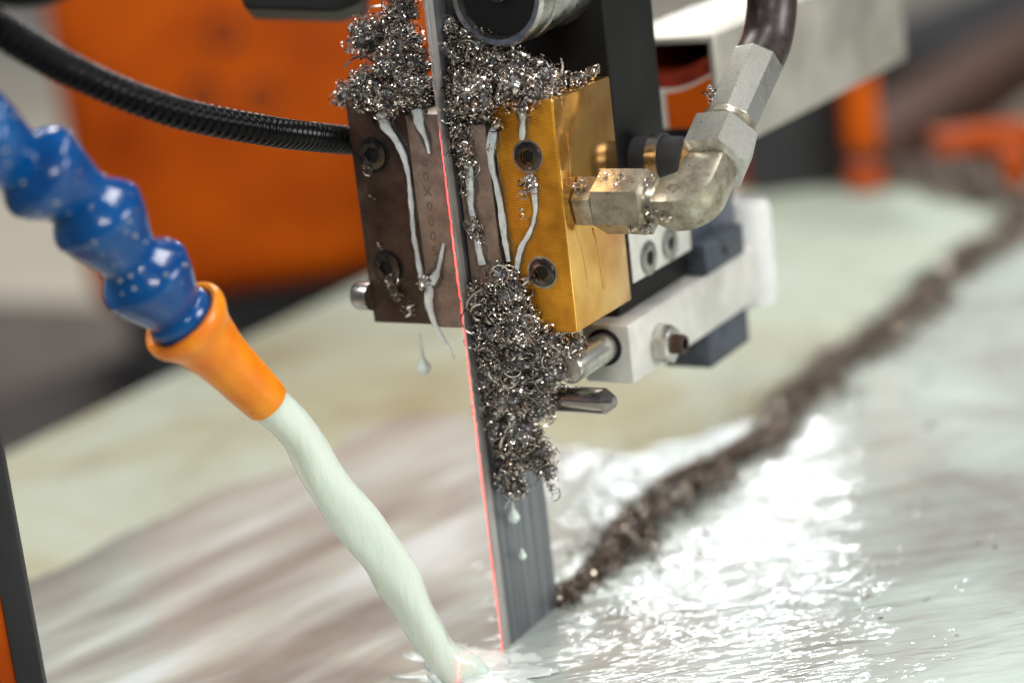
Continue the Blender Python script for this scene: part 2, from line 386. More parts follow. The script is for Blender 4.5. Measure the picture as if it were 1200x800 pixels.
idx = np.arange(NX * NY).reshape(NX, NY)
q = np.stack([idx[:-1, :-1], idx[1:, :-1], idx[1:, 1:], idx[:-1, 1:]], -1).reshape(-1, 4)
kk = keep.reshape(-1)[q].all(1); q = q[kk]
used = np.zeros(len(V), bool); used[q] = True; remap = np.cumsum(used) - 1
me = bpy.data.meshes.new('film'); me.from_pydata(V[used].tolist(), [], remap[q].tolist())
me.polygons.foreach_set('use_smooth', [True] * len(me.polygons))
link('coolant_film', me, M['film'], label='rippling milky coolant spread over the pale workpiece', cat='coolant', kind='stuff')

# ------------------------------------------------------------------ chips
def chip_mesh(centers, size=1.0, seg=9, flatten=0.0, long_frac=0.07):
    N = len(centers)
    T = rng.uniform(2.2, 7.5, N); r = rng.uniform(0.45, 1.35, N) * 0.001 * size
    h = rng.uniform(0.1, 0.6, N) * 0.001 * size; wd = rng.uniform(0.3, 1.1, N) * 0.001 * size
    sv = np.exp(rng.normal(size=N) * 0.35); r *= sv; wd *= sv ** .7
    lg = rng.random(N) < long_frac
    T[lg] *= 0.7; r[lg] *= rng.uniform(1.6, 3.2, N)[lg]; h[lg] *= 2.5; wd[lg] *= 0.4
    grow = rng.uniform(-0.45, 0.7, N)
    t = np.linspace(0, 1, seg + 1)[None, :] * T[:, None]
    rr = r[:, None] * (1 + grow[:, None] * np.linspace(0, 1, seg + 1)[None, :])
    taper = np.sin(np.linspace(0.35, math.pi - 0.25, seg + 1))[None, :] ** 0.6
    x = rr * np.cos(t); y = rr * np.sin(t); z = h[:, None] * t
    W = wd[:, None] * taper * 0.5
    A = np.stack([x * 0.94, y * 0.94, z - W], -1); B = np.stack([x * 1.06, y * 1.06, z + W], -1)
    qq = rng.normal(size=(N, 4)); qq /= np.linalg.norm(qq, axis=1)[:, None]
    a, b, c, d = qq.T
    Rm = np.stack([np.stack([1 - 2 * (c * c + d * d), 2 * (b * c - a * d), 2 * (b * d + a * c)], -1),
                   np.stack([2 * (b * c + a * d), 1 - 2 * (b * b + d * d), 2 * (c * d - a * b)], -1),
                   np.stack([2 * (b * d - a * c), 2 * (c * d + a * b), 1 - 2 * (b * b + c * c)], -1)], 1)
    pts_ = np.concatenate([A, B], 1)
    pts_ = np.einsum('nij,nkj->nki', Rm, pts_)
    if flatten: pts_[..., 2] *= (1 - flatten)
    pts_ += np.asarray(centers)[:, None, :]
    S = seg + 1
    f0 = np.arange(seg)
    base = (np.arange(N) * 2 * S)[:, None]
    quads = np.stack([base + f0, base + f0 + 1, base + f0 + 1 + S, base + f0 + S], -1).reshape(-1, 4)
    me = bpy.data.meshes.new('chips'); me.vertices.add(N * 2 * S); me.vertices.foreach_set('co', pts_.reshape(-1))
    me.loops.add(quads.size); me.loops.foreach_set('vertex_index', quads.reshape(-1))
    me.polygons.add(len(quads)); me.polygons.foreach_set('loop_start', np.arange(0, quads.size, 4))
    me.polygons.foreach_set('use_smooth', np.ones(len(quads), bool)); me.update(); me.validate()
    return me
def sphere_points(c, r, n_, sq=(1, 1, 1), lo_=0.55):
    d = rng.normal(size=(n_, 3)); d /= np.linalg.norm(d, axis=1)[:, None]
    rad = rng.uniform(lo_ ** 2, 1.12, n_) ** 0.5 * r
    lump = np.array([1 + 0.25 * mnoise.noise(Vector(c) * 300 + Vector(x) * 1.7) for x in d])
    return np.asarray(c)[None] + d * (rad * lump)[:, None] * np.asarray(sq)[None]
def blob_core(bm, c, r, sq):
    rv = bmesh.ops.create_icosphere(bm, subdivisions=3, radius=1)['verts']
    for q_ in rv:
        n_ = q_.co.normalized(); k_ = 1 + 0.35 * mnoise.noise(n_ * 2.2 + Vector(c) * 400) + 0.2 * mnoise.noise(n_ * 6 + Vector(c) * 90)
        q_.co = Vector(c) + Vector((n_.x * sq[0], n_.y * sq[1], n_.z * sq[2])) * (r * 0.66 * k_)
def swarf(name, blobs, label, per=1.0, mat='chips', size=0.84, cond=None):
    """blobs: (px, py, plane Y, radius in photo px[, squash])"""
    allp = []; bm = bmesh.new()
    for b in blobs:
        c = P(b[0], b[1], 'y', b[2]); dep = (c - CAM).dot(F); r = b[3] * dep / FPX
        sq = b[4] if len(b) > 4 else (1, 0.7, 1)
        core = b[3] > 10
        allp.append(sphere_points(c, r, int(per * 0.50 * b[3] ** 2), sq))
        if core: blob_core(bm, c, r, sq)
    pts_ = np.concatenate(allp)
    if cond is not None: pts_ = pts_[cond(pts_)]
    o = link(name, chip_mesh(pts_, size, long_frac=0.16), M[mat], label=label, cat='metal chips', kind='stuff')
    link('wet_sludge', tomesh(bm, True), M['sludge'], o, kind='stuff')
    return o

# ------------------------------------------------------------------ saw blade
blade = thing('bandsaw_blade', (0, 0, 0), 'tall grey steel bandsaw blade running through the guide into the workpiece', 'saw blade')
BW, BT = 0.0445, 0.0008
zs = np.arange(-0.12, 0.42, 0.0015)
ft = 0.0006 * ((zs / 0.006) % 1.0) ** 1.6
bm = bmesh.new(); rows = []
for z, f_ in zip(zs, ft):
    ox = 0.00042 * mnoise.noise(Vector((3.1, 0.7, z * 95)))
    rows.append([bm.verts.new(p) for p in ((-BT * .75 + ox, f_, z), (BT * .75 + ox, f_, z), (BT, 0.0045, z), (BT, BW, z), (-BT, BW, z), (-BT, 0.0045, z))])
for a, b in zip(rows, rows[1:]):
    for i in range(6): bm.faces.new((a[i], a[(i + 1) % 6], b[(i + 1) % 6], b[i]))
bm.faces.new(rows[0][::-1]); bm.faces.new(rows[-1])
me = tomesh(bm); link('blade_band', me, [M['blade'], M['tooth']], blade)
for p_ in me.polygons:
    if p_.center.y < 0.0044: p_.material_index = 1

# ------------------------------------------------------------------ guide head
GY = 0.008
XL = P(437.6, 373.5, 'y', GY).x; XB = P(676, 386.5, 'y', GY).x
guide = thing('blade_guide', (0, 0.04, 0.10), 'dark steel and brass blade guide head clamped around the saw blade', 'blade guide')
blk = link('steel_block', boxmesh(XL, -0.0192, GY, 0.052, 0.1305, 0.2185, bev=0.0007), M['oxide'], guide, label='dark brown oxidised steel block')
brs = bmesh.new(); box(brs, 0.0172, XB, GY, 0.054, 0.1293, 0.2165, 0.0009)
me = tomesh(brs, True, angle=50)
brass = link('brass_block', me, [M['brass'], M['brass_milled']], guide, label='golden brass block with milled front face')
for p_ in me.polygons:
    if p_.normal.y < -0.9: p_.material_index = 1
padl = link('guide_pad', boxmesh(-0.0185, -0.00125, GY - 0.0014, 0.05, 0.1300, 0.212, bev=0.0005), M['pad'], guide)
padr = link('guide_pad', boxmesh(0.00125, 0.0150, GY - 0.0010, 0.05, 0.1320, 0.208, bev=0.0006), M['pad'], guide)
# stamped characters, set vertically on the left pad
for k_, ch in enumerate('00X0005'):
    cu = bpy.data.curves.new('t', 'FONT'); cu.body = ch; cu.size = 0.0052; cu.align_x = 'CENTER'; cu.extrude = 0.00008
    to = bpy.data.objects.new('t', cu); COL.objects.link(to)
    bpy.context.view_layer.update()
    tm = bpy.data.meshes.new_from_object(to.evaluated_get(bpy.context.evaluated_depsgraph_get()))
    bpy.data.objects.remove(to)
    tm.transform(Matrix.Translation((-0.0128, GY - 0.00145, 0.1925 - k_ * 0.0057)) @ Matrix.Rotation(math.radians(90), 4, 'X'))
    link('stamped_digit', tm, M['stamp'], padl)
for (x, y), hm in (((438, 181), 0), ((455, 313), 0)):
    screw(P(x, y, 'y', GY), (0, -1, 0), 0.0058, 0.0014, M['screw'], blk, rmat='socket')
for (x, y) in ((619, 183), (636, 319)):
    screw(P(x, y, 'y', GY), (0, -1, 0), 0.0054, 0.0012, M['screw'], brass)
c = P(431, 347, 'x', XL); 
link('side_bolt', lathe(c, (-1, 0, 0), [(-0.002, 0.0055), (0.0035, 0.0055), (0.005, 0.0048), (0.0058, 0.003)], 24), M['rim'], blk)
# black mounting block behind
mount = link('mounting_block', boxmesh(-0.012, 0.0425, 0.0565, 0.098, 0.134, 0.36, bev=0.0012), M['black'], guide, label='tall black mounting block behind the pads')
# round locking knob on its face
c = Vector((0.0215, 0.0, 0)); pk = P(580, -6, 'y', 0.012)
knob = link('locking_knob', lathe((pk.x, 0.012, pk.z), (0, 1, 0), [(0.004, 0.0001), (0.004, 0.0155), (0.0, 0.0163), (0, 0.0182), (0.0015, 0.0192), (0.009, 0.0192), (0.0095, 0.0186), (0.012, 0.0186), (0.0125, 0.0192), (0.018, 0.0192), (0.019, 0.0182), (0.045, 0.0182)], 56, angle=30), M['rim'], guide)
link('knob_face', lathe((pk.x, 0.0152, pk.z), (0, 1, 0), [(0, 0.0158), (0.0005, 0.0158)], 48), M['black'], knob)
screw((pk.x, 0.0150, pk.z + 0.001), (0, -1, 0), 0.0042, 0.002, M['screw'], knob, rim=False)
# small dark knob on the side, white plate with two countersunk screws
c = P(722, 184, 'y', 0.078)
link('adjusting_knob', lathe((0.0425, 0.072, 0.181), (1, 0, 0), [(0, 0.0085), (0.007, 0.0085), (0.0072, 0.0092), (0.0125, 0.0092), (0.0128, 0.0086), (0.019, 0.0083), (0.0205, 0.0070)], 36), M['dark'], guide)
link('knob_band', lathe((0.0425, 0.072, 0.181), (1, 0, 0), [(0.0074, 0.0090), (0.0074, 0.0095), (0.0122, 0.0095), (0.0122, 0.0090)], 36, cap=False), M['rim'], guide)
wp = link('side_plate', boxmesh(0.020, 0.0430, 0.0580, 0.112, 0.1345, 0.1720, bev=0.0009), M['alu'], guide)
for (x, y) in ((760, 302), (785, 285)):
    cpt = P(x, y, 'x', 0.0432)
    screw(cpt, (1, 0, 0), 0.0060, 0.0008, M['rim'], wp, name='countersunk_screw')
link('slide_plate', boxmesh(0.012, 0.0385, 0.1125, 0.166, 0.1330, 0.170, bev=0.0012), M['bluegrey'], guide)
clip_ = link('clamp_bar', boxmesh(0.030, 0.0455, 0.1190, 0.1580, 0.1215, 0.1345, bev=0.0009), M['graphite'], guide)
link('clamp_hole', lathe((0.0450, 0.138, 0.1275), (1, 0, 0), [(0, 0.002), (0.0007, 0.002)], 16), M['socket'], clip_)
# lower arm
arm = link('lower_arm', boxmesh(0.0235, 0.0445, 0.0470, 0.176, 0.0975, 0.1212, bev=0.0008), M['alu'], guide, label='pale aluminium arm under the guide')
cn = P(772, 402, 'x', 0.0445)
nut = link('hex_nut', lathe((0.0444, cn.y, cn.z), (1, 0, 0), [(0, 0.0082), (0.0008, 0.0082), (0.0008, 0.0068, 1), (0.0062, 0.0068, 1), (0.0068, 0.0060)], 48, angle=20), M['plated'], arm)
screw((0.0505, cn.y, cn.z), (1, 0, 0), 0.0040, 0.0055, M['oxide'], nut, name='stud', sock=0.55, rim=False)
link('end_cap', lathe((0.0345, 0.182, 0.0925), (0, 0, 1), [(0, 0.0118), (0.004, 0.0126), (0.042, 0.0126), (0.0455, 0.0114), (0.0462, 0.009)], 40), M['white'], guide, label='round white end cap')
link('clamp_foot', boxmesh(0.022, 0.0435, 0.1190, 0.1600, 0.0815, 0.0970, bev=0.0010), M['graphite'], guide)
link('gap_plate', boxmesh(0.006, 0.036, 0.0570, 0.1700, 0.1215, 0.1325, bev=0.0005), M['black'], guide)
rc = P(708, 402, 'y', 0.047)
rod = link('support_rod', lathe((rc.x, 0.050, rc.z - 0.0015), (0, -1, 0), [(0, 0.0058), (0.032, 0.0058), (0.033, 0.0052)], 32), M['plated'], guide)
link('rod_collar', lathe((rc.x, 0.0472, rc.z - 0.0015), (0, -1, 0), [(0, 0.0074), (0.0012, 0.0074), (0.0012, 0.0062)], 32), M['black'], guide)
pa = P(640, 466, 'y', 0.022); pb = P(722, 472, 'y', 0.022)
link('pin_bracket', boxmesh(0.0025, 0.0170, 0.0150, 0.0300, pa.z - 0.0075, 0.1180, bev=0.002), M['fitting'], guide)
link('pointed_pin', lathe((0.008, 0.022, pa.z), (1, 0, 0), [(0, 0.0050), (pb.x - 0.0135, 0.0050), (pb.x - 0.0125, 0.0050), (pb.x - 0.0085, 0.0022), (pb.x - 0.0082, 0.0008)], 40, angle=15), M['steel'], guide, label='shiny steel pin with a conical tip')

# ------------------------------------------------------------------ upper beam
beam = thing('support_beam', (0.02, 0.15, 0.166), 'light aluminium box beam with an open dark end behind the hose', 'machine beam')
bm = bmesh.new()
X0, X1, YA, YB, Z0, Z1 = -0.004, 0.0455, 0.145, 0.372, 0.1665, 0.2165
box(bm, X1 - 0.0030, X1, YA, YB, Z0, Z1, 0.0008); box(bm, X0, X1 - 0.0032, YA, YB, Z1 - 0.003, Z1 - 0.0002, 0.0006)
box(bm, X0, X0 + 0.003, YA, YB, Z0, Z1 - 0.0034, 0.0006); box(bm, X0 + 0.0032, X1 - 0.0032, YA + .002, YB, Z0, Z0 + 0.003, 0.0006)
box(bm, X0 + 0.0032, X1 - 0.0032, YB - 0.003, YB - .0003, Z0 + 0.0032, Z1 - 0.0034, 0.0005)
link('beam_shell', tomesh(bm, True, angle=50), M['alubeam'], beam)
bm = bmesh.new()      # front panel with scooped upper edge
pp = []
xa, xb = X0 + 0.0034, X1 - 0.0034
for i in range(17):
    t = i / 16; pp.append((xa + (xb - xa) * t, 0.2005 - 0.0065 * math.sin(math.pi * t)))
def panel(bm, pp, zb, ya, yb):
    a = [bm.verts.new((x, ya, z)) for x, z in pp] + [bm.verts.new((pp[-1][0], ya, zb)), bm.verts.new((pp[0][0], ya, zb))]
    b = [bm.verts.new((q_.co.x, yb, q_.co.z)) for q_ in a]; n_ = len(a)
    bm.faces.new(a); bm.faces.new(b[::-1])
    for i in range(n_): bm.faces.new((a[i], a[(i + 1) % n_], b[(i + 1) % n_], b[i]))
panel(bm, pp, 0.1775, YA + 0.002, YA + 0.005)
link('front_panel', tomesh(bm), M['cream'], beam)
bm = bmesh.new()
p2 = [(x, z - 0.0012) for x, z in pp if x > xa + 0.44 * (xb - xa)]
panel(bm, p2, 0.1778, YA + 0.0012, YA + 0.0019)
link('orange_label', tomesh(bm), M['orange'], beam)
bm = bmesh.new(); pr_ = [(x, 0.2085 - 0.0085 * math.sin(math.pi * ((x - xa) / (xb - xa)) ** 0.8)) for x, z in pp]
panel(bm, pr_, 0.190, YA + 0.010, YA + 0.06)
link('inner_tray', tomesh(bm), M['red'], beam)
link('lower_strip', boxmesh(xa, xb, YA + 0.0022, YA + 0.012, 0.1668 + .0032, 0.1772, bev=0.0003), M['black'], beam)

# ------------------------------------------------------------------ hydraulic hose with elbow fitting
fs = P(682, 236, 'x', XB)
E0 = Vector((XB, fs.y, fs.z)); ax = Vector((1, 0, 0))
cor = P(815, 238, 'y', E0.y); cor.z = E0.z
hose = thing('hydraulic_hose', E0, 'black hose with dirty plated elbow fitting screwed into the brass block', 'hose')
LX = cor.x - XB
link('hex_nipple', lathe(E0, ax, [(0.0002, 0.0080), (0.0008, 0.0088, 1), (0.0078, 0.0088, 1), (0.0088, 0.0080)], 48, angle=18, rot=0.25), M['fitting'], hose)
link('hex_body', lathe(E0 + ax * 0.0085, ax, [(0, 0.0092), (0.0008, 0.0106, 1), (0.0195, 0.0106, 1), (0.0205, 0.0094)], 48, angle=18, rot=0.0), M['fitting'], hose)
link('neck_ring', lathe(E0 + ax * 0.0285, ax, [(0, 0.0082), (0.0035, 0.0082), (0.0042, 0.0074)], 32), M['fitting'], hose)
# leg direction from two photo points, lying in the YZ plane through the corner
la = cor; lb = P(883, 82, 'x', cor.x); ld = (lb - la).normalized()
ld = Vector((0.0, ld.y, ld.z)).normalized()
# elbow: rounded-square section sweep
def sq_ring(c, x, y, r, n_=24):
    o = []
    for k_ in range(n_):
        a = 2 * math.pi * k_ / n_; ca, sa = math.cos(a), math.sin(a)
        kf = (abs(ca) ** 6 + abs(sa) ** 6) ** (-1 / 6)
        o.append(c + x * (ca * r * kf) + y * (sa * r * kf))
    return o
nrm = ax.cross(ld).normalized()
bm = bmesh.new(); rings = []
s0 = E0 + ax * 0.032
bendr = 0.0062
path = [(s0, ax), (s0 + ax * 0.006, ax)]
ca_ = cor - ax * bendr + ld * bendr
for k_ in range(9):
    t = math.pi / 2 * k_ / 8
    path.append((ca_ + ax * (math.sin(t) * bendr) - ld * (math.cos(t) * bendr), ax * math.cos(t) + ld * math.sin(t)))
path += [(cor + ld * 0.016, ld), (cor + ld * 0.021, ld)]
for i, (p_, d_) in enumerate(path):
    rr = 0.0088 if 0 < i < len(path) - 1 else 0.0072
    rings.append(sq_ring(p_, nrm, d_.cross(nrm).normalized(), rr * .95))
loft(bm, rings); link('elbow', tomesh(bm, True, angle=40), M['fitting'], hose)
nb = cor + ld * 0.0185
link('swivel_nut', lathe(nb, ld, [(0.0, 0.0098), (0.0012, 0.0118, 1), (0.0160, 0.0118, 1), (0.0178, 0.0102)], 48, angle=18, rot=0.45), M['plated'], hose)
link('collar', lathe(nb + ld * 0.0176, ld, [(0, 0.0092), (0.0010, 0.0108), (0.0034, 0.0108), (0.0042, 0.0098)], 36), M['fitting'], hose)
link('ferrule', lathe(nb + ld * 0.0215, ld, [(0, 0.0094), (0.001, 0.0100), (0.030, 0.0106), (0.0335, 0.0106), (0.0345, 0.0100), (0.0345, 0.0092)], 8, angle=10, rot=0.2), M['plated'], hose)
hs = nb + ld * 0.052
hp = [hs, hs + ld * 0.018, hs + ld * 0.032 + Vector((0, -0.004, 0.010)), hs + ld * 0.036 + Vector((-0.001, -0.010, 0.034)), hs + ld * 0.030 + Vector((-0.004, -0.016, 0.075))]
pth = spline(hp, 40); link('rubber_hose', tube(pth, [0.0096] * 40, 28), M['rubber'], hose)

# ------------------------------------------------------------------ corrugated conduit
cp = [(-60, -12, .675), (0, 34, .685), (90, 86, .71), (200, 130, .74), (310, 153, .775), (380, 162, .815), (425, 166, .842)]
pth = spline([D(*q_) for q_ in cp], 520); s_ = 0; rad = []
for i, p_ in enumerate(pth):
    if i: s_ += np.linalg.norm(p_ - pth[i - 1])
    rad.append(0.0050 + 0.0010 * max(0, 1 - i / 200) + 0.00065 * math.tanh(2.5 * math.sin(2 * math.pi * s_ / 0.0037)))
link('corrugated_conduit', tube(pth, rad, 20, angle=80), M['conduit'], label='thin black corrugated conduit curving to the steel block', cat='conduit')

# ------------------------------------------------------------------ blue segmented coolant hose with orange nozzle
chs = thing('coolant_hose', D(10, 190, .69), 'blue segmented coolant hose ending in an orange nozzle', 'coolant hose')
jp = [D(-60, 150, .672), D(18, 186, .690), D(93, 226, .706), D(150, 300, .722), D(205, 364, .738)]
jn = [(0, 0.0086), (0.002, 0.0102), (0.005, 0.0131), (0.0075, 0.0150), (0.0095, 0.0157), (0.0118, 0.0152), (0.015, 0.0143), (0.0205, 0.0121), (0.026, 0.0100), (0.029, 0.0090)]
tip = D(311, 469, .768); base = D(222, 362, .741)
for i in range(4):
    d_ = jp[i + 1] - jp[i]; L = d_.length; sc = L / 0.0265
    prof = [(a * sc, r * (1.05 if i else 1.1)) for a, r in jn]
    prof = spline(prof, 40)
    link('hose_segment', lathe(jp[i], d_, [tuple(q_) for q_ in prof], 40, angle=60), M['blue'], chs)
d_ = tip - jp[4]; dn = d_.normalized(); L = d_.length
link('ball_end', lathe(jp[4] - dn * 0.002, d_, [tuple(q_) for q_ in spline([(0, 0.0085), (0.002, 0.0112), (0.0055, 0.0122), (0.009, 0.0115), (0.012, 0.0095)], 18)], 40, angle=60), M['blue'], chs)
npf = spline([(0.012, 0.0108), (0.0045, 0.0126), (0.0030, 0.0142), (0.0035, 0.0156), (0.0060, 0.0161), (0.0085, 0.0154), (0.014, 0.0126), (0.020, 0.0112), (0.028, 0.0099), (L - 0.001, 0.0086), (L, 0.0080), (L - 0.0005, 0.0072), (L - 0.004, 0.0070)], 64)
link('nozzle', lathe(jp[4], d_, [tuple(q_) for q_ in npf], 44, angle=70, cap=False), M['orange_plastic'], chs, label='orange tapered nozzle')

bead = bmesh.new()
for i in range(4):
    d_ = (jp[i + 1] - jp[i]); L = d_.length; fr = frame(d_); sc = L / 0.0265
    for k_ in range(34):
        a, r = jn[random.randint(1, 7)]; a = (a + random.uniform(-.0015, .0015)) * sc; r *= (1.05 if i else 1.1); t = random.uniform(0, 6.283)
        c = jp[i] + d_.normalized() * a + (fr[0] * math.cos(t) + fr[1] * math.sin(t)) * (r - .0002)
        bmesh.ops.create_icosphere(bead, subdivisions=2, radius=random.uniform(.00025, .0010), matrix=Matrix.Translation(c))
link('coolant_beads', tomesh(bead, True), M['bead'], chs, kind='stuff')

# ------------------------------------------------------------------ coolant jet and splash
hit = Vector((0.000, -0.022, 0.0))
mid = [tip - dn * 0.003, tip + dn * 0.02]
sp_ = [list(mid[0]), list(mid[1])]
for px, py, t in ((381, 560, .36), (429, 625, .55), (466, 680, .69), (497, 735, .82), (524, 772, .91), (556, 800, .98)):
    dep = (tip - CAM).dot(F) * (1 - t) + (hit - CAM).dot(F) * t
    sp_.append(list(D(px, py, dep)))
sp_.append(list(hit + Vector((0.004, -0.002, -0.022))))
pth = spline(sp_, 90); rad = []
for i in range(90):
    t = i / 89
    rad.append(float(np.interp(t, [0, .15, .36, .5, .69, .82, .92, .97, 1], [.0074, .0075, .0079, .0084, .0069, .0073, .0078, .0080, .006])) + 0.0003 * math.sin(t * 41) * min(1, t * 3))
# two intertwined strands give the jet its twisted flanks
bm = bmesh.new(); x = None; rings = []
pv = [Vector(p_) for p_ in pth]
for i, p_ in enumerate(pv):
    t_ = (pv[min(i + 1, 89)] - pv[max(i - 1, 0)]).normalized()
    if x is None: x = frame(t_)[0]
    x = (x - t_ * x.dot(t_)).normalized(); y = t_.cross(x); rg = []; tt = i / 89
    for k_ in range(32):
        a = 2 * math.pi * k_ / 32
        r_ = rad[i] * (1 + 0.10 * min(1, tt * 3) * math.cos(2 * (a - tt * 5.5)) + 0.05 * min(1, tt * 3) * math.cos(3 * a + tt * 14) + 0.10 * tt * mnoise.noise(Vector((math.cos(a), math.sin(a), tt * 9))))
        rg.append(p_ + x * math.cos(a) * r_ + y * math.sin(a) * r_)
    rings.append(rg)
loft(bm, rings)
link('coolant_jet', tomesh(bm, True), M['milk'], label='pale green jet of milky coolant pouring from the orange nozzle', cat='coolant')
bm = bmesh.new(); bmesh.ops.create_icosphere(bm, subdivisions=5, radius=1)
for q_ in bm.verts:
    nn = q_.co.normalized(); k_ = 1 + 0.45 * mnoise.noise(nn * 2.6) + 0.25 * mnoise.noise(nn * 7) + 0.1 * mnoise.noise(nn * 17)
    q_.co = Vector((0.003, -0.020, 0.0)) + Vector((nn.x * 0.034 * k_, nn.y * 0.022 * k_, nn.z * 0.0030 * k_))
link('coolant_splash', tomesh(bm, True), M['foam'], label='white coolant splash where the jet meets the blade foot', cat='coolant')

# ------------------------------------------------------------------ trickles and drops
FL = (Vector((0, 1, 0)), 0.5)
def trick(pts_, r, label, plane=GY - 0.0004, mat='trickle', n_=70, off=None, flat=FL, ax_='y', wob=0.5):
    p3 = [list(P(x, y, ax_, plane)) + [rr * 0.001] for x, y, rr in pts_]
    sp = spline(p3, n_)
    rr = [max(2e-4, q_[3] * r) * (1 + 0.3 * mnoise.noise(Vector(q_[:3]) * 230) + 0.2 * mnoise.noise(Vector(q_[:3]) * 600)) for q_ in sp]
    o = link('coolant_trickle', tube([q_[:3] for q_ in sp], [q_ * 0.85 for q_ in rr], 14, flat, wob=wob), M[mat], label=label, cat='coolant')
    if mat == 'trickle' and flat is FL:
        link('wet_edge', tube([q_[:3] for q_ in sp], [q_ * (1.55 + .5 * mnoise.noise(Vector(p_[:3]) * 190)) for q_, p_ in zip(rr, sp)], 14, (flat[0], 0.13)), M['wet'], o)
    return o
trick([(446, 132, 2.8), (452, 148, 2.4), (463, 163, 2.0), (473, 182, 1.7), (479, 208, 1.4), (482, 240, 1.3), (485, 275, 1.3), (490, 305, 1.3), (494, 326, 1.5)], 0.95, 'long bluish white coolant trickle down the dark steel block')
trick([(487, 128, 2.6), (492, 146, 1.9), (499, 162, 1.4), (503, 180, 0.9)], 1.0, 'short white coolant trickle on the pad beside the blade', GY - 0.0017)
trick([(520, 285, 0.7), (516, 305, 1.1), (512, 320, 1.7), (505, 331, 2.2)], 1.0, 'slanting coolant trickle running from the blade edge across the lettered pad', GY - 0.0017)
trick([(494, 326, 1.2), (503, 338, 1.9), (502, 352, 1.9), (507, 372, 1.5), (516, 392, 1.0), (527, 408, 0.7), (533, 422, 0.4)], 1.0, 'coolant trickle dripping off the lettered pad towards the blade', GY - 0.0022, flat=(Vector((0, 1, 0)), 0.7))
trick([(581, 142, 1.0), (577, 158, 2.2), (574, 178, 2.3), (577, 198, 1.9), (583, 222, 1.7), (588, 250, 1.7), (592, 280, 1.7), (596, 306, 1.6)], 0.95, 'thick white coolant trickle at the inner edge of the brass block')
trick([(612, 128, 2.0), (613, 143, 1.6), (612, 158, 1.4), (611, 164, 0.8)], 1.0, 'short coolant trickle above the upper brass screw')
trick([(620, 205, 1.8), (624, 216, 2.0), (626, 230, 1.6), (627, 248, 1.2), (622, 270, 1.1), (612, 288, 1.3), (607, 305, 1.5), (606, 316, 1.2)], 0.95, 'branching coolant trickle below the upper brass screw')
trick([(548, 190, 1.8), (551, 215, 2.0), (552, 240, 1.5), (556, 262, 1.6), (560, 285, 1.8), (566, 310, 2.0)], 1.0, 'chip speckled coolant trickle on the pad right of the blade', GY - 0.0013)
trick([(657, 112, 0.5), (664, 150, 0.3), (668, 200, 0.3), (671, 250, 0.35), (684, 300, 0.4), (690, 338, 0.45)], 0.9, 'thin clear coolant line on the side of the brass block', XB + 0.0002, 'dripclear', ax_='x', flat=(Vector((1, 0, 0)), 0.5))
trick([(695, 268, 0.7), (700, 285, 0.35), (704, 310, 0.3), (708, 338, 0.4)], 0.9, 'thin clear coolant line below the hex nipple', XB + 0.0002, 'dripclear', ax_='x', flat=(Vector((1, 0, 0)), 0.5))
def drop(px, py, yp, r, tail, label):
    c = P(px, py, 'y', yp)
    pr2 = [tuple(q_) for q_ in spline([(0, r * .05), (r * .25, r * .62), (r, r), (r * 1.8, r * .66), (r * 2.6, r * .3), (r * 2.6 + tail, r * .12)], 24)]
    link('coolant_drop', lathe(c - Vector((0, 0, r)), (0.03, 0, 1), pr2, 20, angle=80), M['milk'], label=label, cat='coolant drop')
drop(496, 431, GY, 0.0030, 0.009, 'round coolant drop with a thin tail falling below the steel block')
drop(602, 606, 0.012, 0.0025, 0.005, 'pale coolant drop hanging from the lower chip clump')
drop(612, 651, 0.016, 0.0018, 0.0006, 'small coolant drop falling in front of the blade')

# ------------------------------------------------------------------ swarf
swarf('metal_swarf', [(432, 44, .02, 27), (458, 30, .02, 20), (472, 15, .02, 20), (474, 52, .012, 24), (462, 84, .012, 30), (430, 104, .008, 26), (404, 112, .012, 14), (484, 104, .006, 24), (486, 78, .010, 20), (455, 118, .006, 20), (470, -12, .02, 22)],
      'tangled silver chips heaped on the dark steel block left of the blade', 1.25, cond=lambda p: ~((np.abs(p[:, 0]) < .0016) & (p[:, 1] > -.001)) & (p[:, 0] < .001))
swarf('metal_swarf', [(522, 36, .012, 18), (532, 60, .012, 24), (560, 55, .016, 24), (570, 82, .014, 32), (604, 84, .018, 28), (600, 104, .010, 26), (636, 92, .022, 22), (560, 112, .006, 30), (536, 98, .008, 22), (530, 128, .006, 18), (536, 152, .005, 14), (542, 172, .005, 11), (546, 190, .005, 8),
                      (628, 112, .010, 18, (1, .8, .7)), (655, 96, .030, 16, (1, 1, .6)), (676, 94, .034, 12, (1, 1.2, .45)), (694, 84, .046, 9, (1, 1, .4)), (645, 108, .016, 11, (1, 1, .5)), (612, 126, .006, 8, (.8, .4, 1))],
      'tangled silver chips piled over the top of the brass block', 1.25, cond=lambda p: p[:, 0] > .0012)
swarf('metal_swarf', [(588, 322, .006, 18), (600, 345, .006, 26), (572, 360, .006, 24), (605, 380, .004, 32), (572, 395, .006, 28), (640, 402, .010, 27), (668, 402, .018, 18), (600, 420, .008, 34), (572, 440, .008, 26), (640, 436, .014, 26), (598, 462, .008, 30), (566, 478, .008, 20),
                      (630, 474, .014, 22), (580, 500, .009, 24), (612, 508, .010, 26), (600, 536, .010, 24), (632, 532, .012, 20), (590, 558, .010, 18), (604, 572, .010, 14), (640, 550, .012, 14), (560, 340, .005, 10), (552, 495, .004, 9), (646, 570, .012, 5, (.8, .8, 2))],
      'long hanging clump of silver chips below the brass block', 1.3, cond=lambda p: (p[:, 0] > .0012) | (p[:, 1] < -.001))
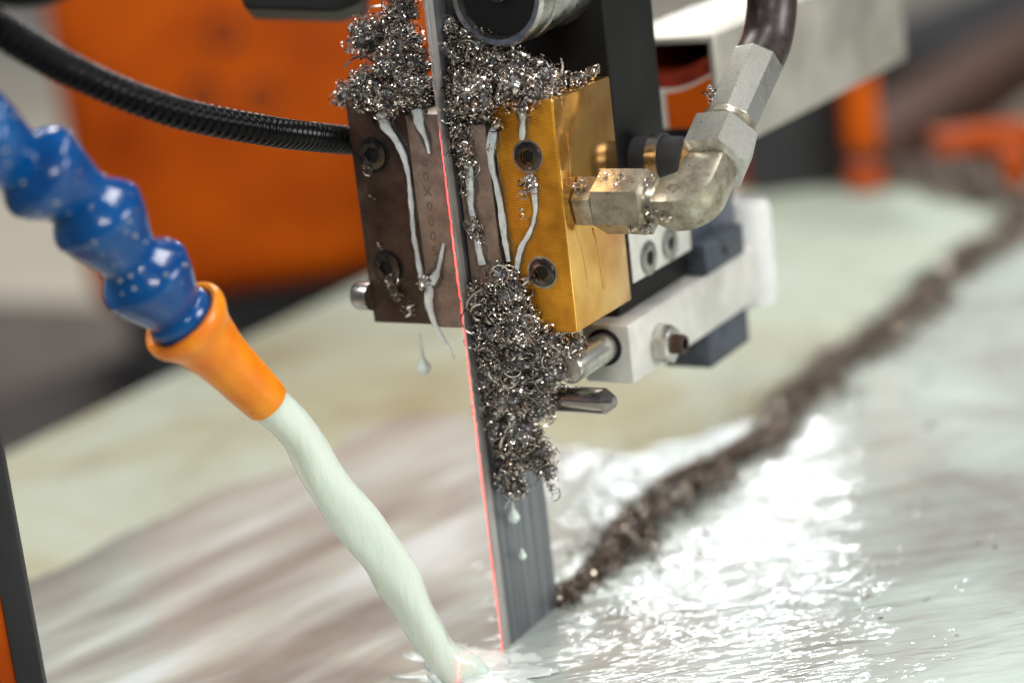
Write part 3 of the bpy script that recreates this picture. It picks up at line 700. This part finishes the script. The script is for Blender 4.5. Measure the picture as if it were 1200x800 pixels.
# small clusters stuck to faces and fittings
def clus(lst, label, parent_y=None, size=0.8, per=1.0):
    al = []
    for px, py, ax_, v_, r_, n_ in lst:
        c = P(px, py, ax_, v_); al.append(sphere_points(c, r_ * 0.001, int(n_ * per), lo_=0.1))
    link('metal_swarf', chip_mesh(np.concatenate(al), size, 8), M['chips'], label=label, cat='metal chips', kind='stuff')
clus([(580, 146, 'y', .006, 2.2, 34), (575, 176, 'y', .006, 1.2, 8), (548, 205, 'y', .006, 2.5, 40), (556, 262, 'y', .006, 3, 60), (560, 275, 'y', .006, 2.5, 40), (545, 225, 'y', .006, 2, 20), (620, 212, 'y', .006, 2.6, 50), (614, 226, 'y', .006, 2, 16), (612, 250, 'y', .007, .8, 4)], 'small chips clinging to the pad and the upper brass screw')
clus([(457, 330, 'y', .006, 2, 14), (465, 345, 'y', .006, 2, 14), (478, 362, 'y', .006, 2, 18), (430, 198, 'y', .006, 1.2, 8), (434, 232, 'y', .007, .6, 4), (497, 332, 'y', .005, 2.2, 26), (442, 288, 'y', .007, 1, 5)], 'few chips stuck to the face of the dark steel block')
fx = lambda t, u_, v2: E0 + ax * t + Vector((0, u_, v2))
al = []
for t, u_, v2, r_, n_ in ((.004, -.006, .007, 3, 60), (.013, -.004, .010, 3, 30), (.02, -.006, .009, 3, 22), (.030, -.004, .0085, 2.5, 30), (.032, -.008, -.001, 2, 26), (.029, -.007, -.008, 2.4, 40), (.040, -.006, .004, 2.2, 22), (.038, -.009, -.004, 1.8, 18), (.024, -.009, -.007, 2, 16), (.05, 0.02, .02, 3, 30)):
    al.append(sphere_points(fx(t, u_, v2), r_ * .001, n_, lo_=.1))
al.append(sphere_points(nb + ld * .036 + Vector((-.010, -.003, .002)), .003, 36, lo_=.1)); al.append(sphere_points(nb + ld * .030 + Vector((-.004, -.009, .004)), .004, 8, lo_=.1))
al.append(sphere_points(cor + ld * .016, .009, 40, lo_=.9))
link('metal_swarf', chip_mesh(np.concatenate(al), 0.65, 8), M['chips'], label='fine chips sprinkled over the elbow fitting', cat='metal chips', kind='stuff')

# ridge of chips along the sawn kerf
Nk = 18000
yk = 0.043 + (Y1 - 0.05) * rng.random(Nk) ** 1.0
wdt = np.interp(yk, [0.043, 0.07, 0.14, 0.3, 0.8], [0.0042, 0.0078, 0.0125, 0.0125, 0.012]) * (0.55 + 0.9 * vn(yk, yk * 0 + .3, 46, 12))
wob = 0.004 * np.sin(yk * 31) + 0.003 * np.sin(yk * 77 + 1)
g_ = rng.normal(size=Nk) * np.where(rng.random(Nk) < .12, 1.3, 0.55)
hh = wdt * 0.75 * np.exp(-g_ ** 2) * (0.6 + 0.5 * vn(yk, yk * 0, 60, 9))
ck = np.stack([g_ * wdt + wob * np.clip((yk - .05) * 9, 0, 1), yk, 0.0018 + hh * rng.random(Nk) ** 0.4], -1)
kf = link('metal_swarf', chip_mesh(ck, 0.95, 8), M['kerfchips'], label='brown ridge of chips lying along the saw cut', cat='metal chips', kind='stuff')
bm = bmesh.new(); prev = None
for y_ in np.arange(0.05, Y1 - 0.006, 0.004):
    wd_ = float(np.interp(y_, [0.043, 0.07, 0.14, 0.3, 0.8], [0.0012, 0.0025, 0.0045, 0.005, 0.005])); wb = (0.004 * math.sin(y_ * 31) + 0.003 * math.sin(y_ * 77 + 1)) * min(1, max(0, (y_ - .05) * 9))
    row = []
    for k_ in range(9):
        t = k_ / 4 - 1
        row.append(bm.verts.new((wb + t * wd_ * (1 + .3 * mnoise.noise(Vector((t, y_ * 60, 0)))), y_, 0.0006 + wd_ * 0.62 * (1 - t * t) * (1 + .5 * mnoise.noise(Vector((t * 2, y_ * 90, 3)))))))
    if prev:
        for a in range(8): bm.faces.new((prev[a], prev[a + 1], row[a + 1], row[a]))
    prev = row
link('wet_sludge', tomesh(bm, True), M['kerfsludge'], kf, kind='stuff')
# loose chips over the block
sc_ = np.stack([rng.uniform(-0.12, 0.30, 420), rng.uniform(0.05, 0.8, 420), np.full(420, 0.0026)], -1)
sc_ = np.concatenate([sc_, np.stack([rng.normal(size=500) * 0.03, rng.uniform(0.2, 0.82, 500), np.full(500, 0.0026)], -1)])
link('metal_swarf', chip_mesh(sc_, 1.0, 8, 0.5), M['kerfchips'], label='loose chips scattered over the wet workpiece', cat='metal chips', kind='stuff')
# heap at the far end of the cut
hp_ = P(1105, 215, 'z', 0.0)
al = [sphere_points((hp_.x + a, hp_.y + b, 0.004), r_, n_, (1, 1, .5), .2) for a, b, r_, n_ in ((0, 0, .035, 900), (.03, -.03, .03, 700), (-.035, .01, .028, 500), (.055, -.06, .022, 400))]
al = np.concatenate(al); al[:, 2] = np.abs(al[:, 2]) + .001
link('metal_swarf', chip_mesh(al, 1.7, 8), M['kerfchips'], label='grey heap of chips at the far end of the cut', cat='metal chips', kind='stuff')

# ------------------------------------------------------------------ things behind and beside
# orange machine column beyond the block's open side
col_ = thing('machine_column', (-0.62, 0.62, -0.243), 'large orange machine column with dark bolt holes behind the steel block', 'machine column')
pc = D(84, 200, 1.9); vr = ray(84, 200); vr.z = 0; vr.normalize(); dirc = Vector((vr.y, -vr.x, 0)); nc = -vr
zb = D(200, 368, 1.93).z
def cbox(x0, x1, y0, y1, z0, z1, bev):
    bm = bmesh.new(); box(bm, x0, x1, y0, y1, z0, z1, bev, 4)
    bmesh.ops.transform(bm, matrix=Matrix.Translation((pc.x, pc.y, 0)) @ Matrix(((dirc.x, vr.x, 0, 0), (dirc.y, vr.y, 0, 0), (0, 0, 1, 0), (0, 0, 0, 1))), verts=bm.verts)
    return tomesh(bm, True, angle=40)
link('column_body', cbox(0, 0.42, 0, 0.3, zb, 0.8, 0.03), M['orange'], col_)
link('column_base', cbox(0.03, 0.40, 0.04, 0.27, -0.243, zb, 0.004), M['dark'], col_)
fn = -nc if nc.dot(CAM - pc) < 0 else nc
for px, py in ((262, 40), (238, 112), (306, 114)):
    d_ = ray(px, py); t = (pc - CAM).dot(nc) / d_.dot(nc); h_ = CAM + d_ * t
    link('bolt_hole', lathe(h_ - fn * 0.004, fn, [(0, 0.014), (0.0048, 0.014), (0.0048, 0.010), (0.001, 0.0095)], 24), M['socket'], col_)
# black bracket at the top
tb = D(350, -8, 0.86)
br = thing('black_bracket', tb, 'black angled bracket above the conduit', 'bracket')
bm = bmesh.new(); pa_ = [D(272, -40, .86), D(286, 10, .86), D(395, 14, .87), D(425, 2, .87), D(430, -40, .87)]
a = [bm.verts.new(q_) for q_ in pa_]; b = [bm.verts.new(q_ + F * 0.03) for q_ in pa_]
bm.faces.new(a); bm.faces.new(b[::-1])
for i in range(5): bm.faces.new((a[i], a[(i + 1) % 5], b[(i + 1) % 5], b[i]))
bmesh.ops.bevel(bm, geom=list(bm.edges), offset=0.001, segments=2, affect='EDGES')
link('bracket_body', tomesh(bm, True, angle=40), M['black'], br)
pth = spline([D(-60, -14, .66), D(0, -10, .66), D(40, -9, .66), D(80, -22, .67), D(120, -50, .68)], 120)
link('black_cable', tube(pth, [0.0046 + 0.0003 * math.sin(i * 1.1) for i in range(120)], 16), M['conduit'], label='black braided cable above the conduit end', cat='cable')
# guard strip in the near corner
ga = D(2, 540, .775); gb = D(37, 800, .775)
gz = thing('machine_guard', (ga.x, ga.y, 0.0), 'orange guard plate with a black edge strip beside the workpiece', 'guard')
rx = R
def gbox(x0, x1, d0, d1, bev):
    bm = bmesh.new(); box(bm, x0, x1, d0, d1, 0.002, 0.165, bev)
    mm = Matrix.Translation((ga.x, ga.y, 0)) @ Matrix(((R.x, -R.y, 0, 0), (R.y, R.x, 0, 0), (0, 0, 1, 0), (0, 0, 0, 1)))
    bmesh.ops.transform(bm, matrix=mm, verts=bm.verts); return tomesh(bm, True, angle=40)
link('edge_strip', gbox(-0.0095, 0.0004, 0, 0.006, 0.0006), M['dark'], gz)
bm = bmesh.new(); box(bm, -0.09, -0.0097, 0.0008, 0.005, 0.002, 0.090, 0.0006)
mm = Matrix.Translation((ga.x, ga.y, 0)) @ Matrix(((R.x, -R.y, 0, 0), (R.y, R.x, 0, 0), (0, 0, 1, 0), (0, 0, 0, 1)))
bmesh.ops.transform(bm, matrix=mm, verts=bm.verts)
link('guard_panel', tomesh(bm, True, angle=40), M['orange'], gz)
# far fixtures on the end of the block
def facing(cx, cy, w_, d_, h0, h1, bev=0.003):
    bm = bmesh.new(); box(bm, -w_ / 2, w_ / 2, 0, d_, h0, h1, bev)
    mm = Matrix.Translation((cx, cy, 0)) @ Matrix(((R.x, -R.y, 0, 0), (R.y, R.x, 0, 0), (0, 0, 1, 0), (0, 0, 0, 1)))
    bmesh.ops.transform(bm, matrix=mm, verts=bm.verts); return tomesh(bm, True, angle=40)
b0 = P(938, 222, 'z', 0.001); sF = ((b0 - CAM).dot(F)) / FPX
fx_ = thing('clamping_fixture', (b0.x, b0.y, 0.001), 'dark clamping block between orange uprights at the far end of the block', 'fixture')
link('dark_block', facing(b0.x, b0.y, 115 * sF, 0.05, 0.001, 0.16), M['dark'], fx_)
o1 = P(1018, 224, 'z', 0.001); link('orange_upright', facing(o1.x, o1.y, 36 * sF, 0.03, 0.030, 0.16), M['orange'], fx_)
link('orange_foot', facing(o1.x, o1.y, 40 * sF, 0.03, 0.001, 0.017), M['orange'], fx_)
o2 = P(890, 219, 'z', 0.001) + R * -0.012; link('orange_upright', facing(o2.x, o2.y - .0, 26 * sF, 0.03, 0.001, 0.12), M['orange'], fx_)
o3 = P(1130, 226, 'z', 0.001)
st = thing('clamp_stop', (o3.x, o3.y + .06, 0.001), 'low orange stop bar lying by the heap of chips', 'stop')
link('stop_bar', facing(o3.x, o3.y + .06, 115 * sF, 0.03, 0.016, 0.034), M['orange'], st)
o4 = P(1180, 236, 'z', 0.001); link('stop_foot', facing(o4.x, o4.y + .03, 24 * sF, 0.03, 0.001, 0.030), M['orange'], st)
# long bars lying on the bed behind
def rail(p0, p1, z, w_, h_, mat, name, label, cat):
    a = P(*p0, 'z', z); b = P(*p1, 'z', z); d_ = (b - a); L = d_.length; d_.normalize(); s_ = Vector((-d_.y, d_.x, 0))
    bm = bmesh.new(); box(bm, 0, L, -w_ / 2, w_ / 2, -h_, 0, 0.008, 3)
    mm = Matrix(((d_.x, s_.x, 0, a.x), (d_.y, s_.y, 0, a.y), (0, 0, 1, z), (0, 0, 0, 1)))
    bmesh.ops.transform(bm, matrix=mm, verts=bm.verts)
    link(name, tomesh(bm, True, angle=40), mat, label=label, cat=cat)
rail((985, 168), (1330, -42), -0.12, 0.10, 0.07, M['brown'], 'steel_bar', 'rusty brown steel bar lying behind the workpiece', 'steel bar')
rail((1030, 60), (1330, -60), -0.5, 0.5, 0.2, M['dark'], 'background_machine', 'dark machine base far behind the rusty bar', 'machine')
rail((-90, 545), (335, 392), -0.20, 0.26, 0.04, M['shade_brown'], 'shade_band', 'added dark brown band for the shade beside the workpiece under the orange column', 'shade band')  # dark band added where shade falls beside the block
